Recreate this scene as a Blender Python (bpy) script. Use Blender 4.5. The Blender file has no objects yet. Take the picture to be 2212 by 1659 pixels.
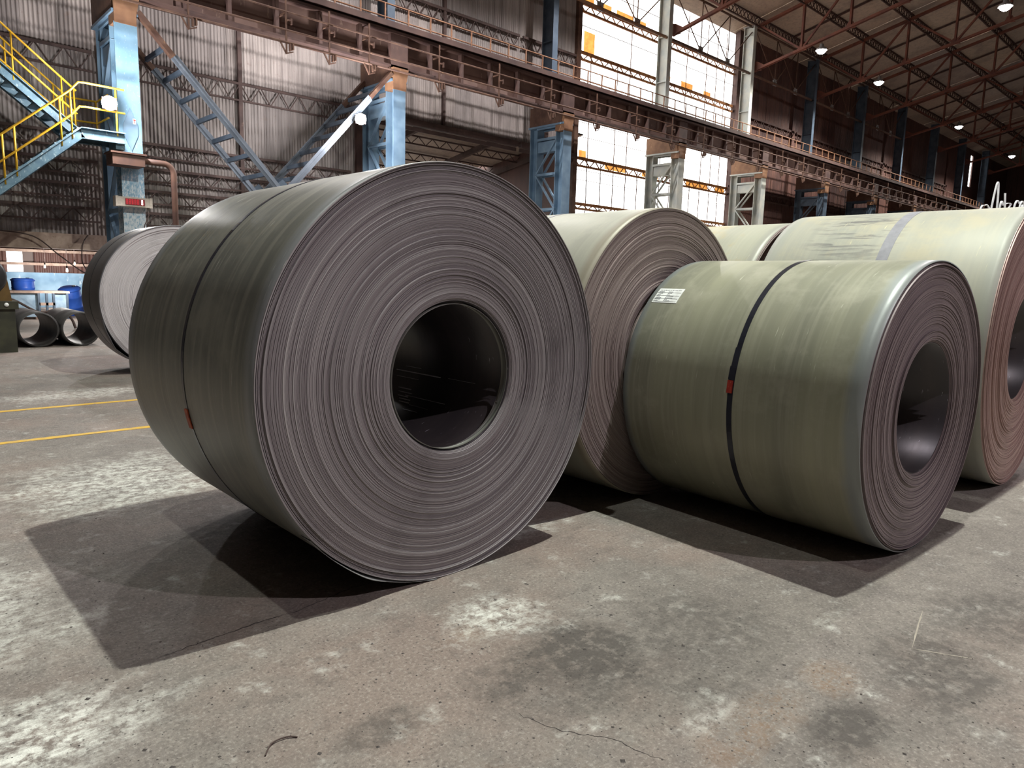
import bpy, bmesh, math, random
from mathutils import Vector, Matrix

random.seed(7)
PI = math.pi
SC = bpy.context.scene
COL = SC.collection

# ------------------------------------------------------------------ camera
# world axes: X along the hall, Y towards the side wall with the crane girder, Z up (metres)
HEAD, PITCH, ROLL, CAM_H, FPX = 0.8159, 0.1456, 0.0269, 1.5288, 1525.0
def make_camera():
    ca, sa = math.cos(HEAD), math.sin(HEAD)
    def w(x, y, z):
        return Vector((x * sa + y * ca, -x * ca + y * sa, z))
    cp, sp = math.cos(PITCH), math.sin(PITCH)
    fwd, right, up = w(0, cp, -sp), w(1, 0, 0), w(0, sp, cp)
    cr, sr = math.cos(ROLL), math.sin(ROLL)
    r2 = right * cr + up * sr
    u2 = up * cr - right * sr
    cam = bpy.data.cameras.new('camera')
    cam.sensor_width = 36.0
    cam.lens = FPX / 2212.0 * 36.0
    cam.clip_end = 400
    o = bpy.data.objects.new('camera', cam)
    COL.objects.link(o)
    m = Matrix((r2, u2, -fwd)).transposed().to_4x4()
    m.translation = (0, 0, CAM_H)
    o.matrix_world = m
    SC.camera = o
make_camera()

# ------------------------------------------------------------------ light and exposure
SC.view_settings.view_transform = 'Standard'
SC.view_settings.look = 'None'
SC.view_settings.gamma = 1.0
SC.view_settings.use_curve_mapping = False
SC.view_settings.exposure = 0.0
SKY = 5.0
SC.cycles.max_bounces = 6
SC.cycles.diffuse_bounces = 3
SC.cycles.glossy_bounces = 2
SC.cycles.transmission_bounces = 3
SC.cycles.transparent_max_bounces = 4
SC.cycles.adaptive_threshold = 0.06
SC.cycles.caustics_reflective = False
SC.cycles.caustics_refractive = False
LAMP_W = 6200.0
world = bpy.data.worlds.new('overcast_sky')
SC.world = world
world.use_nodes = True
bg = world.node_tree.nodes['Background']
bg.inputs['Color'].default_value = (1.0, 0.985, 0.95, 1)
bg.inputs['Strength'].default_value = SKY

# ------------------------------------------------------------------ helpers
class MB:
    """collects boxes, beams and tubes into one mesh"""
    def __init__(s):
        s.v, s.f, s.sm = [], [], []
    def add(s, vs, fs, smooth=False):
        n = len(s.v)
        s.v += [tuple(p) for p in vs]
        s.f += [tuple(i + n for i in f) for f in fs]
        s.sm += [smooth] * len(fs)
        return s
    def box(s, a, b):
        x0, y0, z0 = a; x1, y1, z1 = b
        return s.add([(x0,y0,z0),(x1,y0,z0),(x1,y1,z0),(x0,y1,z0),(x0,y0,z1),(x1,y0,z1),(x1,y1,z1),(x0,y1,z1)],
              [(0,3,2,1),(4,5,6,7),(0,1,5,4),(1,2,6,5),(2,3,7,6),(3,0,4,7)])
    def beam(s, p, q, w, h, up=(0,0,1)):
        p, q = Vector(p), Vector(q)
        d = (q - p).normalized(); up = Vector(up)
        if abs(d.dot(up)) > 0.98: up = Vector((1,0,0))
        a = d.cross(up).normalized(); b = a.cross(d).normalized()
        vs = []
        for c in (p, q):
            for i, j in ((-1,-1),(1,-1),(1,1),(-1,1)):
                vs.append(c + a*(i*w/2) + b*(j*h/2))
        return s.add(vs, [(0,1,2,3),(7,6,5,4),(0,4,5,1),(1,5,6,2),(2,6,7,3),(3,7,4,0)])
    def tube(s, pts, r, n=8, caps=True):
        pts = [Vector(p) for p in pts]
        vs, fs = [], []
        a = None
        for k, p in enumerate(pts):
            if k == 0: d = pts[1] - p
            elif k == len(pts)-1: d = p - pts[k-1]
            else: d = (pts[k+1]-p).normalized() + (p-pts[k-1]).normalized()
            d.normalize()
            if a is None:
                up = Vector((0,0,1)) if abs(d.z) < 0.95 else Vector((1,0,0))
                a = d.cross(up).normalized()
            else:
                a = (a - d*a.dot(d)).normalized()
            b = d.cross(a)
            rr = r[k] if isinstance(r, (list, tuple)) else r
            for i in range(n):
                t = 2*PI*i/n
                vs.append(p + a*(rr*math.cos(t)) + b*(rr*math.sin(t)))
        for k in range(len(pts)-1):
            for i in range(n):
                j = (i+1) % n
                fs.append((k*n+i, k*n+j, (k+1)*n+j, (k+1)*n+i))
        s.add(vs, fs, True)
        if caps:
            m = len(s.v) - len(vs)
            s.f += [tuple(m+i for i in range(n))[::-1], tuple(m+(len(pts)-1)*n+i for i in range(n))]
            s.sm += [False, False]
        return s
    def lathe(s, prof, n=32, axis='Z', smooth=True, o=(0,0,0)):
        """prof: (radius, along axis)"""
        vs, fs = [], []
        for r, h in prof:
            for i in range(n):
                t = 2*PI*i/n
                c, q = r*math.cos(t), r*math.sin(t)
                vs.append((c+o[0], q+o[1], h+o[2]) if axis == 'Z' else ((c+o[0], h+o[1], q+o[2]) if axis == 'Y' else (h+o[0], c+o[1], q+o[2])))
        for k in range(len(prof)-1):
            for i in range(n):
                j = (i+1) % n
                f = (k*n+i, k*n+j, (k+1)*n+j, (k+1)*n+i)
                fs.append(f if axis != 'Y' else f[::-1])
        return s.add(vs, fs, smooth)
    def prism(s, poly, a, b, axis='Y'):
        """polygon in the plane normal to axis, from a to b"""
        n = len(poly)
        def P(p, h):
            return (p[0], h, p[1]) if axis == 'Y' else ((h, p[0], p[1]) if axis == 'X' else (p[0], p[1], h))
        vs = [P(p, a) for p in poly] + [P(p, b) for p in poly]
        fs = [tuple(range(n)), tuple(range(2*n-1, n-1, -1))] + [(i, i+n, (i+1) % n + n, (i+1) % n) for i in range(n)]
        return s.add(vs, fs)
    def mesh(s, name, fix=True):
        me = bpy.data.meshes.new(name)
        me.from_pydata(s.v, [], s.f)
        me.polygons.foreach_set('use_smooth', s.sm)
        if fix and len(s.f) < 4000:
            bm = bmesh.new(); bm.from_mesh(me)
            bmesh.ops.recalc_face_normals(bm, faces=bm.faces)
            bm.to_mesh(me); bm.free()
        me.update()
        return me
    def build(s, name, mat, parent=None, loc=None, fix=True):
        return link(name, s.mesh(name, fix), mat, parent, loc)

def link(name, me, mat=None, parent=None, loc=None):
    o = bpy.data.objects.new(name, me)
    COL.objects.link(o)
    if mat is not None and len(me.materials) == 0:
        me.materials.append(mat)
    if parent is not None: o.parent = parent
    if loc is not None: o.location = loc
    return o
def empty(name, loc=(0,0,0), rz=0.0, parent=None):
    o = bpy.data.objects.new(name, None)
    o.empty_display_size = 0.2
    COL.objects.link(o)
    o.location = loc; o.rotation_euler = (0, 0, rz)
    if parent is not None: o.parent = parent
    return o
def tag(o, label, cat, group=None):
    o['label'] = label; o['category'] = cat
    if group: o['group'] = group
    return o
def thing(name, label, cat, loc=(0,0,0), rz=0.0, group=None):
    return tag(empty(name, loc, rz), label, cat, group)
def struct(o):
    o['kind'] = 'structure'; return o
ORD = ['first','second','third','fourth','fifth','sixth','seventh','eighth','ninth','tenth','eleventh','twelfth','thirteenth']

# ------------------------------------------------------------------ materials
def srgb(r, g, b):
    f = lambda c: (c/255/12.92) if c/255 <= 0.04045 else ((c/255+0.055)/1.055)**2.4
    return (f(r), f(g), f(b), 1)
class NT:
    def __init__(s, name):
        s.m = bpy.data.materials.new(name); s.m.use_nodes = True
        s.t = s.m.node_tree; s.n = s.t.nodes
        s.b = s.n['Principled BSDF']
    def new(s, kind, **kw):
        x = s.n.new('ShaderNode' + kind)
        for k, v in kw.items(): setattr(x, k, v)
        return x
    def put(s, sock, val):
        if hasattr(val, 'is_output') or isinstance(val, bpy.types.NodeSocket): s.t.links.new(val, sock)
        else: sock.default_value = val
    def coord(s, kind='Object'):
        return s.new('TexCoord').outputs[kind]
    def mapping(s, vec, scale=(1,1,1), loc=(0,0,0)):
        x = s.new('Mapping'); s.put(x.inputs['Vector'], vec)
        x.inputs['Scale'].default_value = scale; x.inputs['Location'].default_value = loc
        return x.outputs[0]
    def noise(s, vec, scale=5, detail=4, rough=0.55, dist=0.0):
        x = s.new('TexNoise'); s.put(x.inputs['Vector'], vec)
        x.inputs['Scale'].default_value = scale; x.inputs['Detail'].default_value = detail
        x.inputs['Roughness'].default_value = rough; x.inputs['Distortion'].default_value = dist
        return x.outputs['Fac']
    def math(s, op, a, b=0.0, c=None, clamp=False):
        x = s.new('Math', operation=op, use_clamp=clamp)
        s.put(x.inputs[0], a); s.put(x.inputs[1], b)
        if c is not None: s.put(x.inputs[2], c)
        return x.outputs[0]
    def ramp(s, fac, *stops):
        x = s.new('ValToRGB'); s.put(x.inputs[0], fac)
        e = x.color_ramp.elements
        while len(e) < len(stops): e.new(0.5)
        for el, (p, c) in zip(e, stops):
            el.position = p; el.color = c if len(c) == 4 else (*c, 1)
        return x.outputs[0]
    def step(s, fac, a, b):
        """0 below a, 1 above b"""
        x = s.new('MapRange', clamp=True); s.put(x.inputs[0], fac)
        x.inputs[1].default_value = a; x.inputs[2].default_value = b
        x.inputs[3].default_value = 0; x.inputs[4].default_value = 1
        return x.outputs[0]
    def mix(s, fac, a, b, mode='MIX'):
        x = s.new('Mix', data_type='RGBA', blend_type=mode)
        s.put(x.inputs[0], fac); s.put(x.inputs[6], a); s.put(x.inputs[7], b)
        return x.outputs[2]
    def sep(s, vec):
        x = s.new('SeparateXYZ'); s.put(x.inputs[0], vec); return x.outputs
    def comb(s, x, y, z):
        n = s.new('CombineXYZ')
        for i, v in enumerate((x, y, z)): s.put(n.inputs[i], v)
        return n.outputs[0]
    def bump(s, h, strength=0.3, dist=0.01):
        x = s.new('Bump'); s.put(x.inputs['Height'], h)
        x.inputs['Strength'].default_value = strength; x.inputs['Distance'].default_value = dist
        s.t.links.new(x.outputs[0], s.b.inputs['Normal'])
    def done(s, color, rough=0.6, metal=0.0, spec=0.5):
        s.put(s.b.inputs['Base Color'], color); s.put(s.b.inputs['Roughness'], rough)
        s.put(s.b.inputs['Metallic'], metal); s.put(s.b.inputs['Specular IOR Level'], spec)
        return s.m

def painted(name, c1, c2, c3, scale=3.0, rough=0.5, wear=0.62, bump=0.1):
    t = NT(name); co = t.coord()
    n1 = t.noise(co, scale, 2); n2 = t.noise(t.mapping(co, (1,1,.35)), scale*4.3, 4, .65)
    col = t.mix(t.step(n1, .35, .65), c1, c2)
    col = t.mix(t.step(n2, wear, wear+.08), col, c3)
    return t.done(col, rough, 0, .4)
def plain(name, c, rough=0.6, metal=0.0):
    t = NT(name); co = t.coord()
    n = t.noise(co, 14, 4)
    col = t.mix(t.step(n, .3, .7), tuple(x*.82 for x in c[:3]) + (1,), tuple(min(1, x*1.12) for x in c[:3]) + (1,))
    return t.done(col, rough, metal)
def emitter(name, c, s):
    t = NT(name)
    t.b.inputs['Emission Color'].default_value = c
    t.b.inputs['Emission Strength'].default_value = s
    return t.done((0.02,0.02,0.02,1), .4)

M = {}
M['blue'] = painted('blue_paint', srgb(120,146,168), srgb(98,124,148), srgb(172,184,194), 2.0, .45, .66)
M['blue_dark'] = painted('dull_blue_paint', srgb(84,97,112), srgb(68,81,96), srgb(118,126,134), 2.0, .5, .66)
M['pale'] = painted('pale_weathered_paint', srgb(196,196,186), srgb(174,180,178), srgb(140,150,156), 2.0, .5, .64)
t = NT('blue_paint_scuffed_low'); co = t.coord(); zz = t.sep(co)[2]
n1 = t.noise(co, 2.0, 4); n2 = t.noise(t.mapping(co, (1,1,.5)), 22.0, 4, .7)
wearz = t.math('ADD', n2, t.step(zz, 4.6, 3.4)); 
colr = t.mix(t.step(n1, .35, .65), srgb(126,162,188), srgb(110,148,174))
colr = t.mix(t.math('MULTIPLY', t.step(t.math('ADD', n2, t.math('MULTIPLY', t.step(zz, 5.0, 3.0), .22)), .60, .76), .85), colr, srgb(206,212,216))
M['blue_scuffed'] = t.done(colr, .5)
M['brace'] = painted('brace_blue_grey', srgb(110,118,130), srgb(92,100,112), srgb(148,152,158), 2.0, .45, .66)
M['stringer'] = painted('stair_blue_paint', srgb(104,132,146), srgb(82,110,128), srgb(176,190,194), 5.0, .5, .6)
M['primer'] = painted('rusty_primer', srgb(104,78,64), srgb(82,58,50), srgb(136,104,78), 3.0, .7, .62)
M['primer_lit'] = painted('lit_primer', srgb(150,112,84), srgb(124,90,68), srgb(172,138,104), 2.4, .7, .62)  # lighter copy of the rusty primer, with the light put into its colour
M['girder'] = painted('girder_rust', srgb(94,72,66), srgb(74,56,54), srgb(112,88,74), 1.6, .75, .64)
M['girder_web'] = painted('girder_web_rust', srgb(124,100,92), srgb(96,74,70), srgb(146,124,112), 1.2, .75, .62)
M['truss'] = painted('truss_red_oxide', srgb(124,74,58), srgb(98,60,52), srgb(140,96,78), 1.5, .7, .66)
M['purlin'] = painted('purlin_rust', srgb(84,60,54), srgb(66,50,48), srgb(104,78,66), 1.5, .75, .66)
M['girt'] = painted('girt_rust', srgb(92,74,70), srgb(70,56,54), srgb(116,94,84), 2.0, .75, .64)
M['rust'] = painted('window_rust', srgb(166,112,66), srgb(128,84,54), srgb(190,140,84), 3.0, .8, .6)
M['yellow'] = painted('yellow_rail_paint', srgb(214,170,44), srgb(196,148,36), srgb(150,116,50), 6.0, .45, .72, .05)
M['handrail'] = painted('rusty_handrail', srgb(150,112,84), srgb(122,88,70), srgb(170,140,110), 4.0, .7, .66)
M['black'] = plain('black_plastic', (.018,.018,.02,1), .4)
M['greymetal'] = plain('grey_metal', (.32,.31,.31,1), .5, .3)
M['casing'] = plain('pale_casing', srgb(186,176,166), .5)
M['white'] = plain('white_plate', (.84,.86,.84,1), .6)
M['red'] = painted('red_clip_paint', srgb(172,58,44), srgb(150,44,36), srgb(206,120,100), 30, .5, .62)
M['orange'] = painted('orange_clip_paint', srgb(178,84,50), srgb(150,66,44), srgb(190,110,80), 30, .6, .64)
M['darkpipe'] = painted('dark_pipe_steel', srgb(78,76,76), srgb(56,54,54), srgb(104,94,86), 3.0, .5, .66)
M['brownpipe'] = painted('brown_pipe_paint', srgb(104,76,64), srgb(84,62,56), srgb(126,96,80), 3.0, .6, .66)
M['green'] = painted('dark_green_machine', srgb(62,62,46), srgb(46,46,36), srgb(92,82,54), 4.0, .6, .66)
M['ochre'] = painted('ochre_machine', srgb(112,86,44), srgb(92,68,36), srgb(130,104,60), 4.0, .6, .66)
M['drum'] = painted('blue_drum_plastic', srgb(64,116,226), srgb(50,96,204), srgb(90,130,206), 3.0, .4, .72)
M['bench'] = painted('bench_blue_grey', srgb(150,172,190), srgb(120,144,164), srgb(90,100,108), 4.0, .5, .64)
M['plank'] = painted('dusty_plank', srgb(178,156,142), srgb(150,128,116), srgb(118,96,84), 5.0, .8, .62)
M['cable'] = plain('cable_rubber', srgb(74,58,54), .7)
M['strip'] = plain('bright_steel_strip', (.80,.81,.84,1), .35, .0)
M['tape'] = plain('grey_tape', srgb(140,140,148), .5)
M['strap'] = plain('black_strap', (.025,.027,.04,1), .3, .4)
M['lens'] = emitter('lamp_lens', (1,.98,.95,1), 60)
M['bulb'] = emitter('bare_bulb', (1,.86,.66,1), 14)
M['digit_lit'] = emitter('lit_led', (1,.62,.6,1), 4.0)
M['digit_dim'] = emitter('dim_led', (1,.03,.05,1), .6)
M['led_panel'] = emitter('led_window', (1,.02,.05,1), .16)

def sheet_mat(name, ca, cb, cdirt, crust, streak=1.0, rough=.55):
    """corrugated cladding: per-sheet tint, vertical dirt streaks, dark dust"""
    t = NT(name); co = t.coord()
    oi = t.new('ObjectInfo').outputs['Random']
    g = t.new('NewGeometry').outputs['Position']
    st = t.noise(t.mapping(g, (7.0, 7.0, .25)), 1.0, 3, .6)
    cl = t.noise(t.mapping(g, (1, 1, .7)), .55, 3, .6)
    sp = t.noise(g, 5.0, 4, .7)
    col = t.mix(oi, ca, cb)
    col = t.mix(t.math('MULTIPLY', t.step(st, .46, .72), .75*streak), col, cdirt)
    col = t.mix(t.math('MULTIPLY', t.step(cl, .48, .7), .6), col, cdirt)
    col = t.mix(t.math('MULTIPLY', t.step(sp, .60, .74), .5), col, crust)
    return t.done(col, rough, 0, .35)
M['sheet_grey'] = sheet_mat('grey_corrugated_sheet', srgb(178,168,164), srgb(146,138,136), srgb(98,90,88), srgb(122,98,84))
M['sheet_brown'] = sheet_mat('brown_corrugated_sheet', srgb(116,82,72), srgb(88,62,58), srgb(60,46,46), srgb(120,80,60))
M['roof'] = sheet_mat('roof_sheet', srgb(196,178,160), srgb(168,156,148), srgb(120,110,106), srgb(150,130,116), .6)
M['bluewall'] = painted('blue_washed_wall', srgb(150,182,206), srgb(112,146,174), srgb(190,206,216), 1.6, .7, .6)
M['shell'] = painted('hall_shell', srgb(120,108,104), srgb(100,90,88), srgb(84,74,72), .5, .8, .66)

def floor_mat():
    t = NT('worn_concrete')
    g = t.new('NewGeometry').outputs['Position']
    x, y, z = t.sep(g)
    flat = t.comb(x, y, 0.0)
    big = t.noise(flat, .45, 3, .6)
    mid = t.noise(flat, 1.9, 6, .7)
    fine = t.noise(flat, 16, 5, .75)
    streak = t.noise(t.mapping(flat, (5.0, 26.0, 1)), 1.0, 4, .7)
    speck = t.noise(flat, 55, 2, .6)
    blot = t.noise(flat, 5.2, 4, .65)
    col = t.mix(t.step(big, .36, .64), srgb(118,111,105), srgb(140,133,126))
    col = t.mix(t.math('MULTIPLY', t.step(mid, .50, .68), .55), col, srgb(90,84,82))
    col = t.mix(t.math('MULTIPLY', t.step(mid, .44, .30), .5), col, srgb(162,157,149))
    col = t.mix(t.math('MULTIPLY', t.step(fine, .42, .72), .45), col, srgb(92,86,83))
    tint = t.noise(t.mapping(flat, (1,1,1), (9,2,0)), .8, 4, .65)
    col = t.mix(t.math('MULTIPLY', t.step(tint, .46, .62), .45), col, srgb(138,118,108))
    grain = t.noise(flat, 70, 3, .7)
    col = t.mix(t.math('MULTIPLY', t.step(grain, .52, .66), .40), col, srgb(84,78,76))
    col = t.mix(t.math('MULTIPLY', t.step(grain, .46, .34), .40), col, srgb(176,171,163))
    blotch = t.noise(t.mapping(flat, (1,1,1), (3,5,0)), 6.5, 5, .75)
    col = t.mix(t.math('MULTIPLY', t.step(blotch, .54, .66), .45), col, srgb(88,81,78))
    # white dusty wear, streaked along the hall
    warp = mid
    def blob(cx, cy, rx, ry, amt):
        dx = t.math('DIVIDE', t.math('SUBTRACT', x, cx), rx); dy = t.math('DIVIDE', t.math('SUBTRACT', y, cy), ry)
        d = t.math('SQRT', t.math('ADD', t.math('MULTIPLY', dx, dx), t.math('MULTIPLY', dy, dy)))
        d = t.math('ADD', d, t.math('MULTIPLY', t.math('SUBTRACT', warp, .5), 2.6))
        return t.math('MULTIPLY', t.step(d, 1.0, .35), amt)
    white = None
    for a in [(2.02,2.25,.34,.26,.8),(0.05,3.9,.62,1.3,.66),(0.25,2.6,.50,.42,.85),(1.35,5.6,.9,.9,.7),(2.15,1.2,.16,.08,.35),(-.2,2.2,.5,.3,.7),
              (2.9,3.0,.35,.2,.5),(1.9,9.9,1.2,.5,.6),(0.62,1.5,.35,.2,.45)]:
        b = blob(*a)
        white = b if white is None else t.math('MAXIMUM', white, b)
    scat = t.math('MULTIPLY', t.step(blot, .57, .72), .50)
    white = t.math('MAXIMUM', white, scat)
    white = t.math('MULTIPLY', white, t.step(streak, .28, .56))
    white = t.math('MULTIPLY', white, t.step(fine, .60, .42))
    col = t.mix(t.math('MINIMUM', t.math('MULTIPLY', white, 1.0), .92), col, srgb(226,227,220))
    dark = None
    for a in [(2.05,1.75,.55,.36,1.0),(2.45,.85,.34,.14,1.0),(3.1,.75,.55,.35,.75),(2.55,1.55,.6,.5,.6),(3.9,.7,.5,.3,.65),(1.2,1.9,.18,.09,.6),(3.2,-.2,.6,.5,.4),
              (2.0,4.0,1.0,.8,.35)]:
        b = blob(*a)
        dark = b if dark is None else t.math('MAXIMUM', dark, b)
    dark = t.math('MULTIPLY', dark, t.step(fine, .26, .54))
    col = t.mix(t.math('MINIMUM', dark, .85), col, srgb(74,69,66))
    rust = None
    for a in [(2.2,1.05,.45,.12,.55),(2.75,1.0,.2,.14,.6),(1.85,2.2,.25,.12,.4),(1.1,1.3,.6,.3,.3)]:
        b = blob(*a)
        rust = b if rust is None else t.math('MAXIMUM', rust, b)
    rust = t.math('MULTIPLY', rust, t.step(t.math('ADD', t.math('MULTIPLY', blotch, .6), t.math('MULTIPLY', grain, .4)), .44, .60))
    col = t.mix(t.math('MULTIPLY', rust, .75), col, srgb(140,102,64))
    col = t.mix(t.math('MULTIPLY', t.step(speck, .63, .70), .7), col, srgb(62,57,56))
    t.bump(t.noise(flat, 24, 4, .8), .6, .012)
    return t.done(col, t.math('ADD', .55, t.math('MULTIPLY', fine, .3)), 0, .35)
M['floor'] = floor_mat()

def cyl_coords(t):
    co = t.coord()
    x, y, z = t.sep(co)
    ang = t.math('ARCTAN2', z, x)
    rad = t.math('SQRT', t.math('ADD', t.math('MULTIPLY', x, x), t.math('MULTIPLY', z, z)))
    return co, x, y, z, ang, rad
def coil_side(name, c1, c2, cband, cedge, cscratch, seed=0.0, rough=.42, mott=None, L=1.7, smear=False, streak=.35):
    t = NT(name)
    co, x, y, z, ang, rad = cyl_coords(t)
    ca, sa = t.math('COSINE', ang), t.math('SINE', ang)
    wide = t.noise(t.comb(t.math('MULTIPLY', ca, .25), t.math('ADD', t.math('MULTIPLY', y, 3.2), seed), t.math('MULTIPLY', sa, .25)), 1.0, 4, .6)
    thin = t.noise(t.comb(t.math('MULTIPLY', ca, .8), t.math('ADD', t.math('MULTIPLY', y, 26.0), seed), t.math('MULTIPLY', sa, .8)), 1.0, 5, .65)
    mo = t.noise(t.mapping(co, (1,1,1), (seed, 0, 0)), 2.6, 5, .68)
    col = t.mix(t.step(wide, .34, .66), c1, c2)
    col = t.mix(t.math('MULTIPLY', t.step(thin, .48, .64), streak), col, cband)
    col = t.mix(t.math('MULTIPLY', t.step(mo, .50, .66), .6), col, mott or cband)
    # bluish edge band near both ends
    e = t.math('MULTIPLY', t.math('ABSOLUTE', t.math('SUBTRACT', y, L/2)), 2/L)
    ew = t.math('ADD', e, t.math('MULTIPLY', t.math('SUBTRACT', mo, .5), .10))
    col = t.mix(t.math('MULTIPLY', t.step(ew, .87, .93), .75), col, cedge)
    if smear:   # dark cracked smears lying along the axis, left of the band
        sm = t.noise(t.comb(t.math('MULTIPLY', ang, 22.0), t.math('MULTIPLY', y, 2.4), seed), 1.0, 4, .65, .6)
        win = t.math('MULTIPLY', t.step(y, .70, 1.0), t.step(y, 1.55, 1.25))
        win = t.math('MULTIPLY', win, t.math('MULTIPLY', t.step(ang, 1.62, 1.8), t.step(ang, 2.6, 2.3)))
        col = t.mix(t.math('MULTIPLY', t.math('MULTIPLY', t.step(sm, .50, .60), win), .75), col, srgb(84,82,86))
    # light scratches running round the coil
    sc = t.noise(t.comb(t.math('MULTIPLY', ca, 5.0), t.math('ADD', t.math('MULTIPLY', y, 70.0), seed), t.math('MULTIPLY', sa, 5.0)), 1.0, 3, .6)
    gate = t.noise(t.mapping(co, (1.6,1.6,1.6), (seed+3, 1, 2)), 1.5, 3, .6)
    s = t.math('MULTIPLY', t.step(sc, .67, .72), t.step(gate, .50, .62))
    col = t.mix(t.math('MULTIPLY', s, .8), col, cscratch)
    t.bump(mo, .12, .006)
    r = t.math('ADD', rough-.12, t.math('MULTIPLY', t.math('ADD', mo, thin), .14))
    return t.done(col, r, .15, .5)
def coil_edge(name, ca, cb, cc, seed=0.0, rough=.5):
    """the wound strip edges seen end-on: one tone per wrap"""
    t = NT(name)
    co, x, y, z, ang, rad = cyl_coords(t)
    k1 = t.noise(t.comb(t.math('ADD', t.math('MULTIPLY', rad, 320.0), seed), t.math('MULTIPLY', x, .14), t.math('MULTIPLY', z, .14)), 1.0, 2, .6)
    k2 = t.noise(t.comb(t.math('ADD', t.math('MULTIPLY', rad, 30.0), seed), t.math('MULTIPLY', x, .4), t.math('MULTIPLY', z, .4)), 1.0, 3, .6)
    k3 = t.noise(co, 2.2, 3, .6)
    col = t.ramp(k1, (.30, ca), (.52, cb), (.70, cc))
    col = t.mix(t.math('MULTIPLY', t.step(k2, .52, .68), .30), col, ca)
    col = t.mix(t.math('MULTIPLY', t.step(k2, .40, .30), .22), col, cc)
    col = t.mix(t.math('MULTIPLY', t.step(k3, .54, .74), .35), col, tuple(c*.6 for c in ca[:3]) + (1,))
    return t.done(col, t.math('ADD', rough-.1, t.math('MULTIPLY', k2, .25)), .25, .5)

# ------------------------------------------------------------------ setting: floor
HX0, HX1, HY0, HY1 = -24.0, 100.0, -22.0, 23.0
f = MB(); f.box((HX0-10, HY0-10, -.3), (HX1+20, 70, 0)); floor = struct(f.build('floor', M['floor']))

def corrugated(width, height, period=.105, depth=.026, thick=False):
    """sheet in the XZ plane, corner at origin, waves along X towards -Y"""
    n = max(2, round(width/period)); b = MB()
    vs, fs = [], []
    per = width/n
    prof = []
    for i in range(n):
        for a, d in ((0, 0), (.28, depth), (.5, depth), (.78, 0)):
            prof.append((i*per + a*per, -d))
    prof.append((width, 0))
    for px, py in prof:
        vs += [(px, py, 0), (px, py, height)]
    for i in range(len(prof)-1):
        fs.append((2*i, 2*i+2, 2*i+3, 2*i+1))
    b.add(vs, fs)
    return b.mesh('sheet', fix=False)

WY = 23.0
wall_far = struct(empty('wall_far', (0, WY, 0)))
def clad(parent, u0, u1, rows, mat, w=.9, skip=None, period=.105):
    cache = {}
    for z0, z1 in rows:
        n = round((u1-u0)/w); ww = (u1-u0)/n
        for i in range(n):
            if skip and skip(u0+(i+.5)*ww, (z0+z1)/2): continue
            key = (round(ww,3), round(z1-z0,3))
            if key not in cache:
                cache[key] = corrugated(ww+.03, z1-z0, period); cache[key].materials.append(mat)
            o = link('sheet', cache[key], mat, parent, (u0+i*ww, random.uniform(-.02,.02)-.0, z0))
            o.rotation_euler = (0, 0, 0)
# grey cladding between the left end and the tall window opening
def no_sheet(u, z):
    return 14.0 < u < 25.2 and z < 7.3
clad(wall_far, -6.0, 14.0, [(2.3,5.0),(4.95,7.35)], M['sheet_grey'])
clad(wall_far, -6.0, 25.2, [(7.3,11.6),(11.55,16.3)], M['sheet_grey'])
b = MB(); b.box((HX0, WY+.03, 2.3), (-6.0, WY+.08, 16.3)); struct(b.build('wall_end_panel', M['sheet_grey']))
# solid backing behind the cladding keeps the daylight out
b = MB()
b.box((-6, .05, 2.3), (14.0, .09, 7.3)); b.box((-6, .05, 7.3), (25.2, .09, 16.4))
b.build('backing_board', M['shell'], wall_far)
# brown cladding past the window
wall_brown = struct(empty('wall_brown', (0, WY, 0)))
clad(wall_brown, 38.75, 74.75, [(0,3.7),(3.65,7.3),(7.25,11.6),(11.55,16.3)], M['sheet_brown'], 1.0, None, .16)
b = MB()
for q_ in ((.05,.09),(-.02,.05)):
    ua = 38.75 if q_[0] > 0 else 74.75
    b.box((ua, q_[0], 0), (85.4, q_[1], 16.4)); b.box((86.3, q_[0], 0), (HX1, q_[1], 16.4)); b.box((85.4, q_[0], 0), (86.3, q_[1], 12.4)); b.box((85.4, q_[0], 15.5), (86.3, q_[1], 16.4))
b.build('backing_board', M['sheet_brown'], wall_brown)
# remaining hall shell, out of view
b = MB(); b.box((HX0-.2, HY0-.2, 0), (HX1+.2, HY0, 16.4)); struct(b.build('wall_near', M['shell']))
b = MB(); b.prism([(HY0,0),(34,0),(34,7),(WY,8.6),(WY,16.4),(0,21.6),(HY0,16.4)], HX0-.2, HX0, 'X'); struct(b.build('wall_left', M['shell']))
b = MB(); b.prism([(HY0,0),(34,0),(34,7),(WY,8.6),(WY,16.4),(0,21.6),(HY0,16.4)], HX1, HX1+.2, 'X'); struct(b.build('wall_right', M['sheet_brown']))

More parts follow.
